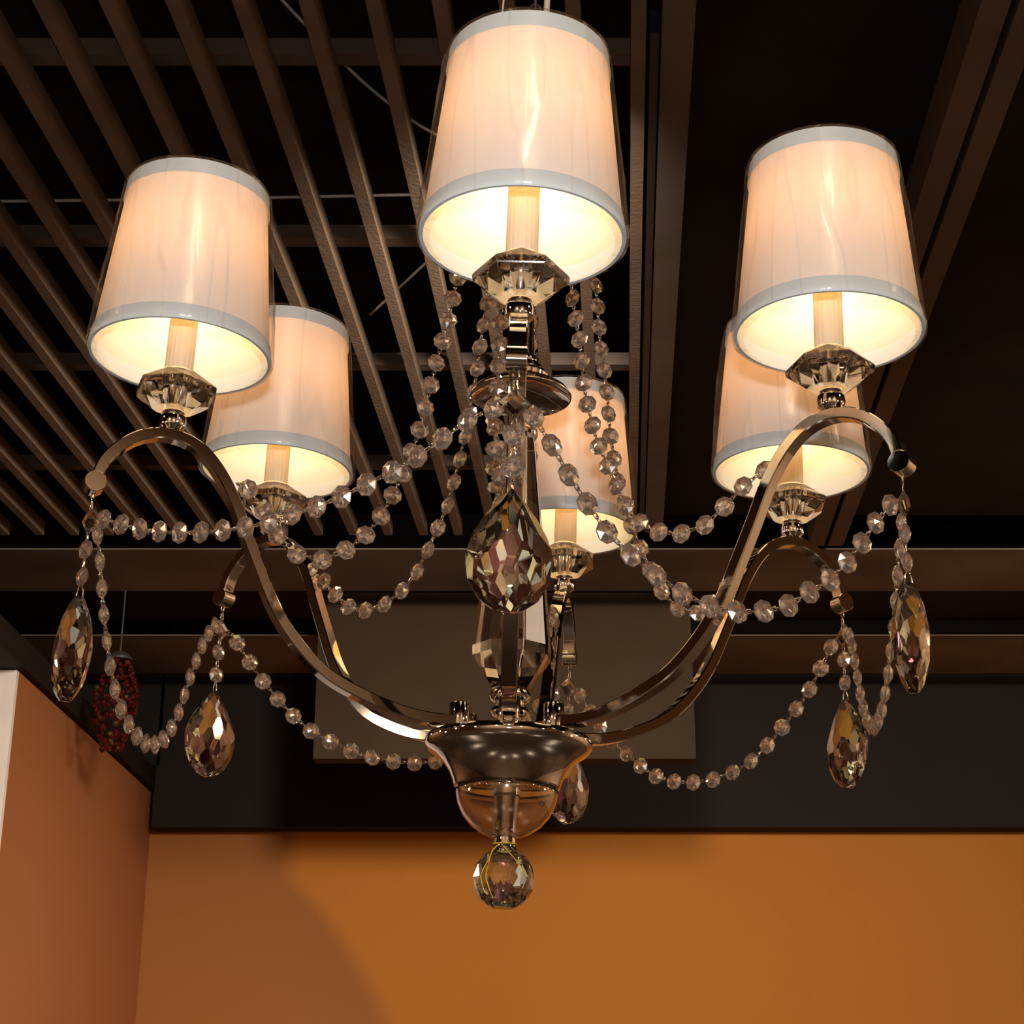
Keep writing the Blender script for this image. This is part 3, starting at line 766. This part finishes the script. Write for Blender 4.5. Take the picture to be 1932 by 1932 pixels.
centre('centre_rod', [(0, 0.083), (0.0030, 0.083), (0.0030, 0.040), (0.0090, 0.040), (0.0120, 0.0375), (0.0120, 0.0345), (0.0030, 0.0342), (0.0030, -0.1832), (0.0130, -0.1834), (0.0158, -0.1860), (0.0165, -0.1890), (0.0150, -0.1925), (0.0118, -0.1945), (0.0118, -0.1965), (0.0145, -0.1990), (0.0150, -0.2015), (0.0130, -0.2050), (0.0100, -0.2065), (0.0100, -0.2214), (0, -0.2214)], CHROME, 48)
def bell(z, k=1.0):
    return [(0, z + 0.013), (0.012 * k, z + 0.013), (0.027 * k, z + 0.009), (0.0385 * k, z + 0.0025), (0.0412 * k, z), (0.0424 * k, z), (0.0426 * k, z + 0.001), (0.0400 * k, z + 0.005), (0.0300 * k, z + 0.0115), (0.0230 * k, z + 0.0155),
            (0.0235 * k, z + 0.0185), (0.0215 * k, z + 0.0215), (0.0175 * k, z + 0.0230), (0.0180 * k, z + 0.0255), (0.0165 * k, z + 0.0290), (0.0130 * k, z + 0.0310), (0.0135 * k, z + 0.0335), (0.0125 * k, z + 0.0365), (0.0095 * k, z + 0.0385), (0.0090 * k, z + 0.060), (0, z + 0.060)]
centre('upper_dish', bell(0.0693), CHROME, 72)
centre('stem', [(0, 0.1290), (0.0088, 0.1290), (0.0088, 0.2700), (0, 0.2700)], CHROME, 40)
centre('string_crown', [(0, 0.262), (0.046, 0.262), (0.050, 0.264), (0.046, 0.270), (0.022, 0.280), (0.010, 0.292), (0.006, 0.310), (0, 0.311)], CHROME, 64)
# chain, flex and suspension wire up to the ceiling cup
bm = bmesh.new()
nlk = 46; ztop = 1.52
for i in range(nlk):
    z0 = 0.306 + i * (ztop - 0.306) / nlk; h = (ztop - 0.306) / nlk + 0.005
    s = Vector((0.0055, 0, 0)) if i % 2 else Vector((0, 0.0055, 0))
    a = Vector((0.0, 0, z0)); b = Vector((0.0, 0, z0 + h))
    tube(bm, [a, a.lerp(b, 0.12) + s * 0.8, a.lerp(b, 0.3) + s, a.lerp(b, 0.7) + s, a.lerp(b, 0.88) + s * 0.8, b, a.lerp(b, 0.88) - s * 0.8, a.lerp(b, 0.7) - s, a.lerp(b, 0.3) - s, a.lerp(b, 0.12) - s * 0.8], 0.0011, 5, closed=True)
obj('chain', bm, BLACKWIRE, root, True, 'dark link chain')
bm = bmesh.new(); tube(bm, catmull([(0.004, 0.002, 0.30), (0.009, 0.001, 0.36), (0.0105, 0, 0.45), (0.012, 0, 0.6), (0.010, 0, 1.0), (0.012, 0, 1.52)], 8), 0.0028, 8)
obj('power_cord', bm, CORD, root, True, 'pale plastic power cord')
bm = bmesh.new(); tube(bm, catmull([(-0.030, 0, 0.268), (-0.034, 0, 0.40), (-0.030, 0, 0.46), (-0.010, 0, 0.9), (0.0, 0, 1.52)], 8), 0.0009, 6)
obj('suspension_wire', bm, CORD, root, True)
centre('ceiling_cup', [(0, 1.500), (0.012, 1.500), (0.055, 1.530), (0.06, 1.56), (0, 1.56)], CHROME, 48)
bpy.context.view_layer.update()
